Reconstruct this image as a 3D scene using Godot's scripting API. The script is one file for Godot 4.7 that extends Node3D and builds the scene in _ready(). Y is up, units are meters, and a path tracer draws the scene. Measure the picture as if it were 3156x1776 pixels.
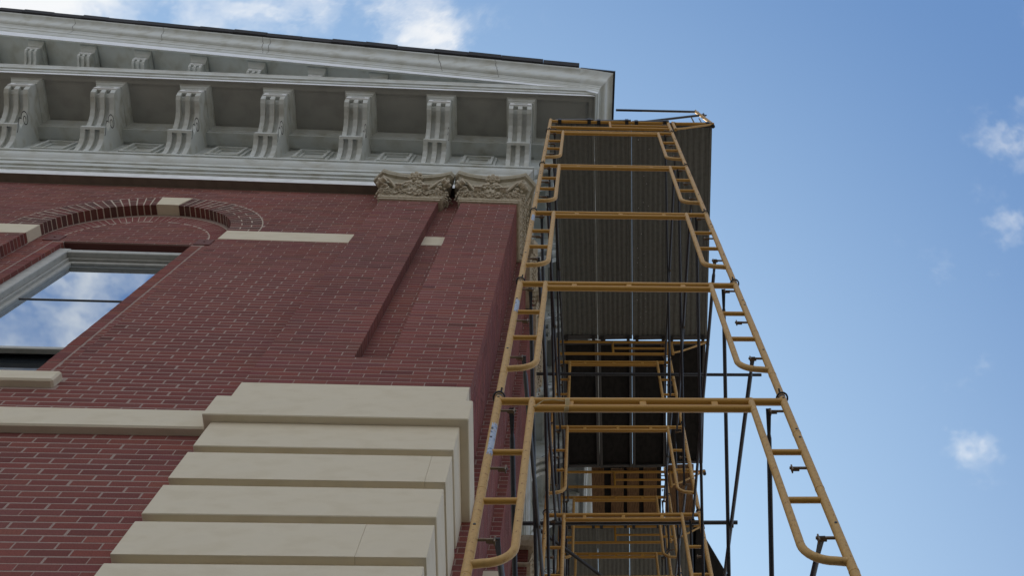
extends Node3D
# A brick corner building with a classical cornice and a yellow tube scaffold along its side, seen from the pavement.
# Heights are given from the eye of the camera (1.6 m above the ground) and lifted by EYE.
const EYE := 1.6
const ZW := -3.2144      # brick wall face
const Z1 := -3.099       # pilaster face
const XC := -0.745       # side face of the corner pilaster
const ZR := -3.332       # recessed face inside the big arch
const CO := 0.0665       # brick course
const BL := 0.2300       # brick length with joint
const PS := Vector3(-0.40301523, 6.56078447, -2.35494484)   # top bar of the lowest frame in view, left post
const PYAW := -0.02001334
const FH := 1.93
const FW := 1.524
const BLUE_SKY_GAIN := 1.0
var rng := RandomNumberGenerator.new()
var names := {}
var M := {}
var cam: Camera3D
const BRICK_TONES := [[.228, .064, .049], [.215, .058, .046], [.244, .071, .052], [.196, .055, .045], [.222, .068, .054], [.190, .055, .044], [.236, .061, .046]]


func V(x: float, h: float, z: float) -> Vector3:
	return Vector3(x, h + EYE, z)


# ---------- naming and tagging
func numbered(called: String) -> String:
	names[called] = names.get(called, 0) + 1
	return called if names[called] == 1 else "%s_%03d" % [called, names[called] - 1]


func thing(called: String, label: String, category: String, group := "", at := Transform3D.IDENTITY) -> Node3D:
	var o := Node3D.new()
	o.name = numbered(called)
	add_child(o)
	o.transform = at
	tag(o, label, category, group)
	return o


func tag(o: Node, label: String, category := "", group := "") -> void:
	if label: o.set_meta("label", label)
	if category: o.set_meta("category", category)
	if group: o.set_meta("group", group)


func obj(called: String, mesh: Mesh, mat: Material, parent: Node = self, at := Transform3D.IDENTITY) -> MeshInstance3D:
	var o := MeshInstance3D.new()
	o.name = called if parent != self else numbered(called)
	o.mesh = mesh
	o.material_override = mat
	o.transform = at
	parent.add_child(o, true)
	return o


func copy(o: Node3D, label: String, at: Transform3D) -> Node3D:
	var c: Node3D = o.duplicate()
	c.name = numbered(String(o.name).rstrip("_0123456789"))
	add_child(c)
	c.transform = at
	c.set_meta("label", label)
	return c


# ---------- mesh helpers
func new_st() -> SurfaceTool:
	var st := SurfaceTool.new()
	st.begin(Mesh.PRIMITIVE_TRIANGLES)
	return st


func quad(st: SurfaceTool, a: Vector3, b: Vector3, c: Vector3, d: Vector3) -> void:
	var n := (c - a).cross(b - a)
	if n.length_squared() < 1e-14:
		n = (d - a).cross(c - a)
		if n.length_squared() < 1e-14: return
	n = n.normalized()
	for v: Vector3 in [a, b, c, a, c, d]:
		st.set_normal(n)
		st.add_vertex(v)


func hexa(st: SurfaceTool, p: Array) -> void:   # 0-3 one face round, 4-7 the opposite face in the same order
	quad(st, p[0], p[1], p[2], p[3])
	quad(st, p[7], p[6], p[5], p[4])
	for i in 4:
		var j := (i + 1) % 4
		quad(st, p[i], p[4 + i], p[4 + j], p[j])


func box(st: SurfaceTool, lo: Vector3, hi: Vector3) -> void:
	hexa(st, [Vector3(lo.x, lo.y, hi.z), Vector3(lo.x, hi.y, hi.z), Vector3(hi.x, hi.y, hi.z), Vector3(hi.x, lo.y, hi.z),
		Vector3(lo.x, lo.y, lo.z), Vector3(lo.x, hi.y, lo.z), Vector3(hi.x, hi.y, lo.z), Vector3(hi.x, lo.y, lo.z)])


func cbox(st: SurfaceTool, lo: Vector3, hi: Vector3, b := 0.006) -> void:   # a box whose edges are chamfered
	var c := (lo + hi) / 2
	var h := (hi - lo) / 2
	b = minf(b, minf(h.x, minf(h.y, h.z)) * 0.45)
	for ax in 3:
		var u := (ax + 1) % 3
		var w := (ax + 2) % 3
		for s: int in [-1, 1]:
			var f := []
			for k: Array in ([[-1, -1], [-1, 1], [1, 1], [1, -1]] if s > 0 else [[-1, -1], [1, -1], [1, 1], [-1, 1]]):
				var v := Vector3.ZERO
				v[ax] = s * h[ax]; v[u] = k[0] * (h[u] - b); v[w] = k[1] * (h[w] - b)
				f.append(c + v)
			quad(st, f[0], f[1], f[2], f[3])
		for s1: int in [-1, 1]:
			for s2: int in [-1, 1]:
				var e := []
				for t: Array in [[-1, 0], [1, 0], [1, 1], [-1, 1]]:
					var v := Vector3.ZERO
					v[ax] = t[0] * (h[ax] - b)
					v[u] = s1 * (h[u] - (b if t[1] == 1 else 0.0)); v[w] = s2 * (h[w] - (0.0 if t[1] == 1 else b))
					e.append(c + v)
				if s1 * s2 > 0: quad(st, e[0], e[1], e[2], e[3])
				else: quad(st, e[3], e[2], e[1], e[0])
	for sx: int in [-1, 1]:
		for sy: int in [-1, 1]:
			for sz: int in [-1, 1]:
				var p := c + Vector3(sx * h.x, sy * (h.y - b), sz * (h.z - b))
				var q := c + Vector3(sx * (h.x - b), sy * h.y, sz * (h.z - b))
				var r := c + Vector3(sx * (h.x - b), sy * (h.y - b), sz * h.z)
				if sx * sy * sz > 0: quad(st, p, r, q, q)
				else: quad(st, p, q, r, r)


func frame_of(d: Vector3) -> Basis:
	var u := d.cross(Vector3.UP if absf(d.y) < 0.9 else Vector3.RIGHT).normalized()
	return Basis(u, d, u.cross(d))


func pipe(st: SurfaceTool, pts: Array, r, n := 10, caps := true) -> void:   # a round bar along a line of points; r a number or one per point
	var rings := []
	var nr := []
	var last_u := Vector3.ZERO
	for i in pts.size():
		var d: Vector3 = ((pts[mini(i + 1, pts.size() - 1)] as Vector3) - (pts[maxi(i - 1, 0)] as Vector3)).normalized()
		var u: Vector3 = frame_of(d).x if last_u == Vector3.ZERO else (last_u - d * last_u.dot(d)).normalized()
		last_u = u
		var w := d.cross(u)
		var ring := []
		var ns := []
		var rad: float = r[i] if r is Array else r
		for k in n:
			var a := TAU * k / n
			var o := u * cos(a) + w * sin(a)
			ns.append(o)
			ring.append((pts[i] as Vector3) + o * rad)
		rings.append(ring)
		nr.append(ns)
	for i in pts.size() - 1:
		for k in n:
			var j := (k + 1) % n
			for q: Array in [[i, k], [i + 1, k], [i + 1, j], [i, k], [i + 1, j], [i, j]]:
				st.set_normal(nr[q[0]][q[1]])
				st.add_vertex(rings[q[0]][q[1]])
	if caps:
		for e: int in [0, pts.size() - 1]:
			for k in range(1, n - 1):
				quad(st, rings[e][0], rings[e][k], rings[e][k + 1], rings[e][k + 1])


func loft(st: SurfaceTool, rows: Array) -> void:    # quads between neighbouring lines of points
	for i in rows.size() - 1:
		for k in rows[i].size() - 1:
			quad(st, rows[i][k], rows[i + 1][k], rows[i + 1][k + 1], rows[i][k + 1])


func blob(st: SurfaceTool, c: Vector3, r: Vector3, b := Basis.IDENTITY, n := 8, m := 5) -> void:
	for i in m:
		for k in n:
			for q: Array in [[i, k], [i + 1, k], [i + 1, k + 1], [i, k], [i + 1, k + 1], [i, k + 1]]:
				var t := PI * float(q[0]) / m
				var a := TAU * float(q[1]) / n
				var d := Vector3(sin(t) * cos(a), cos(t), sin(t) * sin(a))
				st.set_normal(b * (d / r).normalized())
				st.add_vertex(c + b * (d * r))


func leaf(st: SurfaceTool, base: Vector3, up: Vector3, out: Vector3, w: float, h: float, curl := 1.0) -> void:   # a carved acanthus leaf: fanned lobes whose tips roll outwards
	up = (up - out * up.dot(out)).normalized()
	var side := up.cross(out).normalized()
	for i in 5:
		var a := (i - 2) * 0.50
		var l := h * (1.0 - 0.13 * absf(i - 2.0))
		var d := (up * cos(a) + side * sin(a) + out * (0.30 + 0.12 * curl)).normalized()
		var n := out - d * out.dot(d)
		var b := Basis(d.cross(n.normalized()), d, n.normalized())
		blob(st, base + d * (l * 0.48) + out * 0.006, Vector3(w * 0.15, l * 0.54, w * 0.11), b, 6, 5)
		blob(st, base + d * (l * 0.90) + out * (0.04 + 0.22 * curl) * h, Vector3(w * 0.14, w * 0.09, w * 0.11), b, 6, 4)


# ---------- materials
func noise_tex(sd: int, freq: float, oct: int, cols: Array, offs: Array, size := 512, kind := FastNoiseLite.TYPE_SIMPLEX_SMOOTH) -> NoiseTexture2D:
	var n := FastNoiseLite.new()
	n.seed = sd; n.frequency = freq; n.fractal_octaves = oct; n.noise_type = kind
	var g := Gradient.new()
	g.offsets = PackedFloat32Array(offs)
	g.colors = PackedColorArray(cols)
	var t := NoiseTexture2D.new()
	t.width = size; t.height = size; t.seamless = true; t.noise = n; t.color_ramp = g
	return t


func bump_tex(sd: int, freq: float, oct: int, strength: float) -> NoiseTexture2D:
	var n := FastNoiseLite.new()
	n.seed = sd; n.frequency = freq; n.fractal_octaves = oct
	var t := NoiseTexture2D.new()
	t.width = 512; t.height = 512; t.seamless = true; t.noise = n; t.as_normal_map = true; t.bump_strength = strength
	return t


func lin(r: float, g: float, b: float) -> Color:
	return Color(r, g, b).linear_to_srgb()


func grey(v: float) -> Color:
	return Color(v, v, v)


func mat(color: Color, rough := 0.85, tex: Texture2D = null, scale := Vector3.ONE, bump: Texture2D = null, bump_amount := 0.4, metal := 0.0) -> StandardMaterial3D:
	var m := StandardMaterial3D.new()
	m.albedo_color = color; m.roughness = rough; m.metallic = metal
	if tex: m.albedo_texture = tex
	if bump:
		m.normal_enabled = true; m.normal_texture = bump; m.normal_scale = bump_amount
	if tex or bump:
		m.uv1_triplanar = true; m.uv1_world_triplanar = true; m.uv1_scale = scale
	return m


func materials() -> void:
	var mottle := noise_tex(3, 0.012, 5, [grey(.80), grey(.95), grey(1.0), grey(.9)], [.15, .42, .62, .9])
	var soft := noise_tex(5, 0.008, 6, [grey(.93), grey(.985), grey(1.0)], [.2, .5, .8])
	var grain := noise_tex(9, 0.06, 4, [grey(.78), grey(.97), grey(1.0), grey(.88)], [.2, .45, .65, .92])
	var stain := noise_tex(12, 0.010, 5, [Color(.88, .865, .83), Color(.965, .96, .945), grey(1.0), Color(.975, .98, .985)], [.15, .38, .6, .9])
	var streak := noise_tex(14, 0.011, 6, [Color(.975, .97, .96), Color(.99, .988, .983), grey(1.0), Color(.99, .99, .99)], [.18, .4, .6, .9])
	var fine := bump_tex(21, 0.05, 4, 2.5)
	var coarse := bump_tex(22, 0.016, 5, 4.0)
	for i in BRICK_TONES.size():
		var c: Array = BRICK_TONES[i]
		M["brick%d" % i] = mat(lin(c[0], c[1], c[2]), 0.93, grain, Vector3(2.6, 5.0, 2.6), fine, 0.7)
	for i in 3: M["archbrick%d" % i] = mat(lin([.150, .175, .125][i], [.056, .052, .052][i], [.043, .041, .042][i]), 0.93, grain, Vector3(2.6, 5.0, 2.6), fine, 0.7)
	for i in 2: M["pinkbrick%d" % i] = mat(lin([.26, .235][i], [.085, .07][i], [.075, .062][i]), 0.93, grain, Vector3(2.6, 5.0, 2.6), fine, 0.7)
	M.bricks = mat(Color.WHITE, 0.93, grain, Vector3(2.6, 5.0, 2.6), fine, 0.7)
	M.bricks.vertex_color_use_as_albedo = true
	M.mortar = mat(lin(.40, .295, .25), 0.97, grain, Vector3(4, 4, 4), fine, 0.8)
	M.arch_mortar = mat(lin(.60, .50, .40), 0.97, grain, Vector3(4, 4, 4), fine, 0.8)
	M.stone = mat(lin(.70, .62, .47), 0.9, streak, Vector3(.6, 1.3, .6), fine, 0.10)
	M.capital = mat(lin(.55, .485, .375), 0.88, stain, Vector3(2.4, 2.4, 2.4), fine, 0.3)
	M.abacus = mat(lin(.44, .40, .31), 0.85, stain, Vector3(2.4, 2.4, 2.4), fine, 0.3)
	M.trim = mat(lin(.59, .62, .60), 0.55, stain, Vector3(0.5, 0.9, 0.5), coarse, 0.10)
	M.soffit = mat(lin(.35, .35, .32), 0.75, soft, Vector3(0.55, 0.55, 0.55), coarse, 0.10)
	M.white = mat(lin(.90, .92, .93), 0.45, soft, Vector3(1.1, 3.0, 1.1))
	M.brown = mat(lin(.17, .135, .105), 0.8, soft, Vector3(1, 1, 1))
	M.groove_shade = mat(lin(.035, .035, .035), 0.9)  # colour of the painted shade in the bracket scrolls
	M.seam = mat(lin(.20, .20, .185), 0.9)
	M.sash = mat(lin(.44, .44, .405), 0.5, soft, Vector3(2, 2, 2))
	M.roof = mat(lin(.022, .022, .026), 0.85, grain, Vector3(2, 2, 2), fine, 0.6)
	M.gutter = mat(lin(.02, .02, .022), 0.4)
	M.plate = mat(lin(.16, .052, .043), 0.7, grain, Vector3(6, 6, 6))
	M.glass = mat(lin(.58, .64, .70), 0.015, null, Vector3.ONE, null, 0, 1.0)
	M.darkglass = mat(lin(.02, .024, .028), 0.03)
	M.room = mat(lin(.03, .03, .03), 0.9)
	var paint := noise_tex(31, 0.030, 5, [Color(.46, .28, .15), Color(.90, .85, .78), grey(1.0), grey(1.0), Color(1.0, 1.0, .96)], [.05, .11, .19, .80, .92])
	M.yellow = mat(lin(.45, .235, .036), 0.5, paint, Vector3(2.2, 2.2, 2.2), fine, 0.12)  # bar paint, darkened to stand for the shaded undersides
	M.yellow_worn_lit = mat(lin(.61, .365, .11), 0.55, noise_tex(33, 0.022, 5, [Color(.5, .36, .26), Color(.84, .80, .74), grey(.9), Color(.93, .93, .93), Color(1.0, 1.0, 1.0)], [.10, .17, .28, .66, .84]), Vector3(3.2, 3.2, 3.2), fine, 0.12)  # worn paint, also made paler for posts that catch the light
	M.rusty = mat(lin(.34, .15, .055), 0.75, paint, Vector3(4, 4, 4), fine, 0.3)
	M.steel = mat(lin(.045, .047, .052), 0.42, grain, Vector3(1.2, 1.2, 1.2), null, 0.0, 0.3)
	M.galv = mat(lin(.42, .43, .44), 0.42, grain, Vector3(5, 5, 5), null, 0.0, 0.7)
	M.lock = mat(lin(.20, .14, .085), 0.5, grain, Vector3(9, 9, 9), null, 0.0, 0.5)
	M.alu = mat(lin(.20, .207, .19), 0.5, noise_tex(41, 0.012, 5, [grey(.92), grey(.98), grey(1.0)], [.2, .5, .8]), Vector3(2, 2, 2), null, 0.0, 0.2)
	M.rail = mat(lin(.12, .12, .12), 0.5, grain, Vector3(3, 3, 3), null, 0.0, 0.4)
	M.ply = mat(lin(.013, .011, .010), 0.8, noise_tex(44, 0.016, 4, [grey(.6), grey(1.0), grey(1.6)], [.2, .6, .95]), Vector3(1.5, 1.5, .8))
	M.wood = mat(lin(.25, .145, .07), 0.85, noise_tex(47, 0.020, 5, [grey(.72), grey(.93), grey(1.0)], [.2, .5, .8]), Vector3(5, 1.2, .7))
	M.tape = mat(lin(.42, .46, .52), 0.5, noise_tex(52, 0.045, 4, [Color(.16, .2, .3), Color(.8, .85, .95), grey(1.0)], [.22, .30, .6], 256), Vector3(3, 3, 3))
	M.wire = mat(lin(.02, .02, .02), 0.5)
	M.twine = mat(lin(.42, .32, .16), 0.9)
	M.asphalt = mat(lin(.07, .068, .065), 0.95, mottle, Vector3(.3, .3, .3))
	M.pave = mat(lin(.17, .163, .15), 0.95, mottle, Vector3(.5, .5, .5))


# ---------- camera, sky, sun
func smooth(a: float, b: float, x: float) -> float:
	var t := clampf((x - a) / (b - a), 0.0, 1.0)
	return t * t * (3.0 - 2.0 * t)


func sky_picture(exposure: float) -> ImageTexture:
	var w := 2048
	var h := 2048
	var data := PackedFloat32Array()
	data.resize(w * h * 3)
	var fine := FastNoiseLite.new()
	fine.seed = 7; fine.frequency = 1.0; fine.fractal_octaves = 6; fine.fractal_gain = 0.55
	fine.domain_warp_enabled = true; fine.domain_warp_amplitude = 0.25; fine.domain_warp_frequency = 1.6
	var broad := FastNoiseLite.new()
	broad.seed = 4; broad.frequency = 1.0; broad.fractal_octaves = 3
	var sun := Vector3(-.30, .60, -.74).normalized()
	# where banks of cloud stand: direction, how wide, how thick (a clear patch is negative)
	var banks := [[Vector3(-.50, .86, -.05), .11, 1.7], [Vector3(-.42, .90, -.06), .06, .75], [Vector3(-.33, .94, -.08), .08, 1.0], [Vector3(-.19, .975, -.09), .085, .96], [Vector3(-.11, .988, -.10), .06, .92], [Vector3(-.26, .96, -.05), .05, .55], [Vector3(.408, .912, -.04), .05, .74], [Vector3(.42, .898, -.13), .05, .74], [Vector3(.418, .888, -.20), .045, .74], [Vector3(.46, .88, -.12), .07, .6], [Vector3(.367, .822, -.437), .026, .82],
		[Vector3(-.6, .75, .25), .3, .80], [Vector3(-.42, .76, .50), .36, 1.2], [Vector3(.1, .45, .88), .6, 1.3], [Vector3(-.5, .35, .8), .5, 1.1], [Vector3(.7, .3, .6), .5, 1.1], [Vector3(0, .75, .65), .3, .65]]  # out of view: clouds for the glass, low ones added to light the facade
	for y in 1024:
		var up := cos(PI * (y + .5) / h)
		var r := sqrt(1.0 - up * up)
		for x in w:
			var a := (x + .5) / w * TAU
			var d := Vector3(sin(a) * r, up, -cos(a) * r)
			var glow := pow(clampf((d.dot(sun) - .48) / .40, 0.0, 1.25), 1.5)
			var low := pow(1.0 - up, 2.2)
			var c := Vector3(.146, .283, .56) + Vector3(.33, .405, .37) * glow
			c = c.lerp(Vector3(.92, .94, .96), low)
			var k := -1.0 + .50 * broad.get_noise_3d(d.x * 1.7, d.y * 1.7, d.z * 1.7)
			for b: Array in banks:
				var q: float = (d - (b[0] as Vector3)).length_squared() / (b[1] * b[1])
				if q < 6.0: k += b[2] * exp(-q)
			if k > -1.4:
				var s := 3.4 / (up + .35)
				var n := fine.get_noise_3d(d.x * s * 2.6, d.z * s * 3.4, 3.0) * 1.7
				var t := smooth(-.25, 1.35, n + k)
				if t > 0.0:
					c = c.lerp(Vector3(.82, .88, .95).lerp(Vector3(.98, .985, .99), t) * (.84 + .16 * minf(glow + .45, 1.0) + .34 * clampf(.5 - d.dot(sun), 0.0, 1.0)), t * .94)
			var i := (y * w + x) * 3
			data[i] = c.x / exposure; data[i + 1] = c.y / exposure; data[i + 2] = c.z / exposure
	for i in range(1024 * w * 3, w * h * 3, 3):
		data[i] = .16; data[i + 1] = .155; data[i + 2] = .15
	return ImageTexture.create_from_image(Image.create_from_data(w, h, false, Image.FORMAT_RGBF, data.to_byte_array()))


func _ready() -> void:
	rng.seed = 20
	# camera: a shifted lens, as the photograph is cut from a larger one
	cam = Camera3D.new()
	cam.name = "camera"
	var back := Vector3(-0.06738489, -0.92761622, 0.36740634)
	var up := Vector3(-0.0251571, 0.36970593, 0.92880819)
	var bas := Basis(up.cross(back), up, back).orthonormalized()
	cam.transform = Transform3D(bas, Vector3(0, EYE, 0))
	cam.near = 0.1
	cam.far = 600.0
	cam.projection = Camera3D.PROJECTION_FRUSTUM
	cam.size = 0.1 * 1776.0 / 3165.99775
	cam.frustum_offset = 0.1 * Vector2(-411.995, 149.6) / 3165.99775
	add_child(cam)
	var exposure := 3.0
	var env := Environment.new()
	env.background_mode = Environment.BG_SKY
	var pano := PanoramaSkyMaterial.new()
	pano.panorama = sky_picture(exposure)
	env.sky = Sky.new()
	env.sky.sky_material = pano
	env.tonemap_mode = Environment.TONE_MAPPER_LINEAR
	env.tonemap_exposure = exposure
	env.sdfgi_enabled = true; env.ssao_enabled = true; env.ssil_enabled = true
	var we := WorldEnvironment.new()
	we.name = "world"
	we.environment = env
	add_child(we)
	var sun := DirectionalLight3D.new()
	sun.name = "sun"
	sun.light_color = Color(1.0, .95, .87)
	sun.light_energy = 1.6
	sun.light_angular_distance = 0.5
	sun.shadow_enabled = true
	sun.basis = Basis.looking_at(-Vector3(-.30, .60, -.74))
	add_child(sun)
	materials()
	setting()
	building()
	scaffold()


func setting() -> void:
	var st := new_st()
	quad(st, Vector3(-300, 0, 300), Vector3(-300, 0, -300), Vector3(300, 0, -300), Vector3(300, 0, 300))
	obj("ground", st.commit(), M.asphalt).set_meta("kind", "structure")
	st = new_st()
	cbox(st, Vector3(-60, -.05, -3.3), Vector3(60, .13, 3.0), .02)
	obj("pavement", st.commit(), M.pave).set_meta("kind", "structure")


# ---------- the building
var wall_bricks := []     # [low corner, high corner] of every brick in its place
var B: Node3D


func cut(list: Array, a: float, b: float) -> Array:      # the intervals of list without (a, b)
	var out := []
	for s: Array in list:
		if b <= s[0] or a >= s[1]: out.append(s)
		else:
			if a - s[0] > .012: out.append([s[0], a])
			if s[1] - b > .012: out.append([b, s[1]])
	return out


func courses(x0: float, x1: float, y0: float, y1: float, z: float, holes: Callable, phase := -3.436, depth := .11, side := false) -> void:
	var j := int(floor((y0 - 6.017) / CO)) - 1
	while 6.017 + j * CO < y1:
		var lo := maxf(6.017 + j * CO + .0048, y0)
		var hi := minf(6.017 + (j + 1) * CO - .0048, y1)
		if hi - lo > .012:
			var off: float = phase + (BL / 2 if posmod(j, 2) else 0.0) + rng.randf_range(-.006, .006)
			var x: float = off + floor((x0 - off) / BL) * BL
			while x < x1:
				var jit := rng.randf_range(-.003, .003)
				var parts := [[maxf(x + .0034 + jit, x0), minf(x + BL - .0034 + rng.randf_range(-.003, .003), x1)]]
				if parts[0][1] - parts[0][0] > .02:
					parts = holes.call(parts, (lo + hi) / 2)
					for p: Array in parts:
						if p[1] - p[0] < .02: continue
						var pr := rng.randf_range(-.0004, .0008)
						var dy := rng.randf_range(-.001, .001)
						if side: wall_bricks.append([Vector3(z - depth, lo + dy, p[0]), Vector3(z + pr, hi + dy, p[1])])
						else: wall_bricks.append([Vector3(p[0], lo + dy, z - depth), Vector3(p[1], hi + dy, z + pr)])
				x += BL
		j += 1


func wall_holes(list: Array, y: float) -> Array:
	if y > 10.575 and y < 10.895: return []
	if y > 6.14 and y < 6.412: return []
	if y > 10.885:
		var q := 1.302 * 1.302 - (y - 10.885) * (y - 10.885)
		if q > 0: list = cut(list, -4.735 - sqrt(q), -4.735 + sqrt(q))
	elif y > 6.85: list = cut(list, -5.70, -3.765)
	if y > 6.84 and y < 7.01: list = cut(list, -5.80, -3.68)
	return list


func panel_holes(list: Array, y: float) -> Array:
	if y > 10.885:
		var q := .965 * .965 - (y - 10.885) * (y - 10.885)
		return cut(cut(list, -20, -4.735 - sqrt(maxf(q, 0))), -4.735 + sqrt(maxf(q, 0)), 20)
	return list


func tympanum_holes(list: Array, y: float) -> Array:
	if y > 10.81:
		var q := .752 * .752 - (y - 10.81) * (y - 10.81)
		if q <= 0: return []
		return cut(cut(list, -20, -4.735 - sqrt(q)), -4.735 + sqrt(q), 20)
	return list


func no_holes(list: Array, y: float) -> Array:
	return [] if y > 10.575 and y < 10.895 else list


func band_free(list: Array, _y: float) -> Array:
	return list


func wbox(st: SurfaceTool, x0: float, x1: float, y0: float, y1: float, z0: float, z1: float) -> void:
	box(st, V(x0, y0, z0), V(x1, y1, z1))


func stone(called: String, x0: float, x1: float, y0: float, y1: float, z0: float, z1: float, b := .008, m: Material = null) -> MeshInstance3D:
	var st := new_st()
	cbox(st, V(x0, y0, z0), V(x1, y1, z1), b)
	return obj(called, st.commit(), m if m else M.stone, B)


func wedge(st: SurfaceTool, c: Vector2, a0: float, a1: float, r0: float, r1: float, z0: float, z1: float) -> void:
	var p := []
	for z: float in [z1, z0]:
		for q: Array in [[r0, a0], [r1, a0], [r1, a1], [r0, a1]]:
			p.append(V(c.x + cos(q[1]) * q[0], c.y + sin(q[1]) * q[0], z))
	hexa(st, p)


func building() -> void:
	B = thing("brick_building", "red brick corner building with stone quoins, pilasters and a pale bracketed cornice", "building")
	masonry()
	arch_and_window()
	stonework()
	entablature()
	capital("capital", -2.337, -1.667, false)
	capital("capital", -1.40, XC, true)
	side_wall()
	lay_bricks()


func masonry() -> void:
	# mortar bodies: everything the bricks are bedded in, set back behind their faces
	var st := new_st()
	var m := .0006
	var zb := -3.6
	var zf := ZW - m
	wbox(st, -14, -5.70 - m, -1.6, 12.68, zb, zf)
	wbox(st, -3.765 + m, XC - m, 6.6, 12.68, -3.79, zf)
	wbox(st, -3.765 + m, -.86, -1.6, 6.6, -3.79, zf)
	wbox(st, -5.70 - m, -3.765 + m, -1.6, 6.95, zb, zf)
	wbox(st, -5.70 - m, -3.765 + m, 12.19, 12.68, zb, zf)
	var n := 48
	for i in n:      # above the arch
		var x0 := -4.735 - 1.0 + 2.0 * i / n
		var x1 := x0 + 2.0 / n
		var q := maxf(1.0 * 1.0 - minf((x0 + 4.735) * (x0 + 4.735), (x1 + 4.735) * (x1 + 4.735)), 0.0)
		wbox(st, x0, x1, 10.885 + sqrt(q), 12.19, zb, zf)
	wbox(st, -2.337 + m, -1.667 - m, 7.24, 12.0, ZW - .1, Z1 - m)
	wbox(st, -1.40 + m, XC - m, 7.24, 12.0, -3.79, Z1 - m)
	wbox(st, -2.337 + m, XC - m, 6.7, 7.25, -3.79, Z1 - m)
	# the recessed panel inside the arch
	var zr := ZR - m
	wbox(st, -5.74, -5.385 - m, 6.95, 10.9, zb, zr)
	wbox(st, -4.085 + m, -3.72, 6.95, 10.9, zb, zr)
	wbox(st, -5.385 - m, -4.085 + m, 10.71 + m, 11.6, zb, zr)
	wbox(st, -5.74, -5.385 - m, 10.9, 12.0, zb, zr)
	wbox(st, -4.085 + m, -3.72, 10.9, 12.0, zb, zr)
	wbox(st, -5.385 - m, -4.085 + m, 11.6, 12.0, zb, zr)
	obj("wall", st.commit(), M.mortar, B)
	courses(-13.0, -2.30, 0.2, 12.66, ZW, wall_holes)
	courses(-1.70, -1.36, 7.10, 12.66, ZW, no_holes)
	courses(-2.337, -1.667, 7.25, 11.99, Z1, band_free, -2.337)
	courses(-1.40, XC, 7.25, 11.99, Z1, band_free, -1.40)
	courses(-2.337, XC, 6.752, 7.248, Z1, band_free, -2.337)
	courses(-3.80, Z1 - .11, 6.752, 11.99, XC, band_free, -3.10, .05, true)
	# inside the arch
	courses(-5.70, -5.505, 6.95, 10.80, ZR, panel_holes, -5.70)
	courses(-3.962, -3.765, 6.95, 10.80, ZR, panel_holes, -3.962)
	courses(-5.48, -3.99, 10.712, 11.57, ZR, tympanum_holes, -5.39)
	var y := 6.96
	while y < 10.68:      # bricks laid on edge down both jambs
		var h := CO * (1.0 if rng.randf() < .55 else 2.0)
		if y + h > 10.71: h = 10.71 - y
		for s: Array in [[-5.487, -5.385], [-4.085, -3.980]]:
			var w := rng.randf_range(-.004, .004)
			wall_bricks.append([Vector3(s[0], y + .004, ZR - .11), Vector3(s[1], y + h - .004, ZR + .001 + w * .4)])
		y += h


func lay_bricks() -> void:
	var inv := cam.global_transform.affine_inverse() if cam.is_inside_tree() else cam.transform.affine_inverse()
	var near := []
	for i in wall_bricks.size():
		var b: Array = wall_bricks[i]
		var lo: Vector3 = b[0]
		var hi: Vector3 = b[1]
		var c := inv * V((lo.x + hi.x) / 2, (lo.y + hi.y) / 2, hi.z)
		var p := Vector2(c.x, c.y) / -c.z * 3165.998 + Vector2(412, -149.6)
		if absf(p.x) < 1560 and absf(p.y) < 870 and hi.x < -2.45 and lo.x < -1.0 and hi.z > ZW - .02 and hi.x - lo.x > .06:
			near.append([(hi.x - lo.x) / c.length_squared(), i])
	near.sort_custom(func(a, b): return a[0] > b[0])
	var single := {}
	for k in mini(300, near.size()): single[near[k][1]] = true
	var wall: Node = B.get_node("wall")
	var unit := new_st()
	cbox(unit, Vector3(-.5, -.5, -.5), Vector3(.5, .5, .5), .02)
	var brick := unit.commit()
	var st := new_st()
	var tone := FastNoiseLite.new()
	tone.seed = 11; tone.frequency = 0.55; tone.fractal_octaves = 4
	for i in wall_bricks.size():
		var lo: Vector3 = wall_bricks[i][0]
		var hi: Vector3 = wall_bricks[i][1]
		if single.has(i):
			var t := Transform3D(Basis.from_scale(hi - lo), V((lo.x + hi.x) / 2, (lo.y + hi.y) / 2, (lo.z + hi.z) / 2))
			obj("brick", brick, M["brick%d" % rng.randi_range(0, BRICK_TONES.size() - 1)], wall, t)
		else:
			var c: Array = BRICK_TONES[rng.randi_range(0, BRICK_TONES.size() - 1)]
			var f := 1.0 + .34 * tone.get_noise_3d(lo.x, lo.y * .6, lo.z) + rng.randf_range(-.05, .05)
			if rng.randf() < .02: f *= .72
			if hi.z < ZR + .02 and hi.z > ZR - .02: f *= 1.14
			st.set_color(Color(c[0] * f, c[1] * f * (1.0 + rng.randf_range(0, .12)), c[2] * f * (1.0 + rng.randf_range(0, .16))))
			var a := V(lo.x, lo.y, lo.z)
			var b := V(hi.x, hi.y, hi.z)
			# front, top, bottom and both ends; the back is bedded in mortar
			var p := [Vector3(a.x, a.y, b.z), Vector3(a.x, b.y, b.z), Vector3(b.x, b.y, b.z), Vector3(b.x, a.y, b.z), Vector3(a.x, a.y, a.z), Vector3(a.x, b.y, a.z), Vector3(b.x, b.y, a.z), Vector3(b.x, a.y, a.z)]
			quad(st, p[0], p[1], p[2], p[3])
			for e in 4: quad(st, p[e], p[4 + e], p[4 + (e + 1) % 4], p[(e + 1) % 4])
	obj("brickwork", st.commit(), M.bricks, B).set_meta("kind", "stuff")


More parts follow.
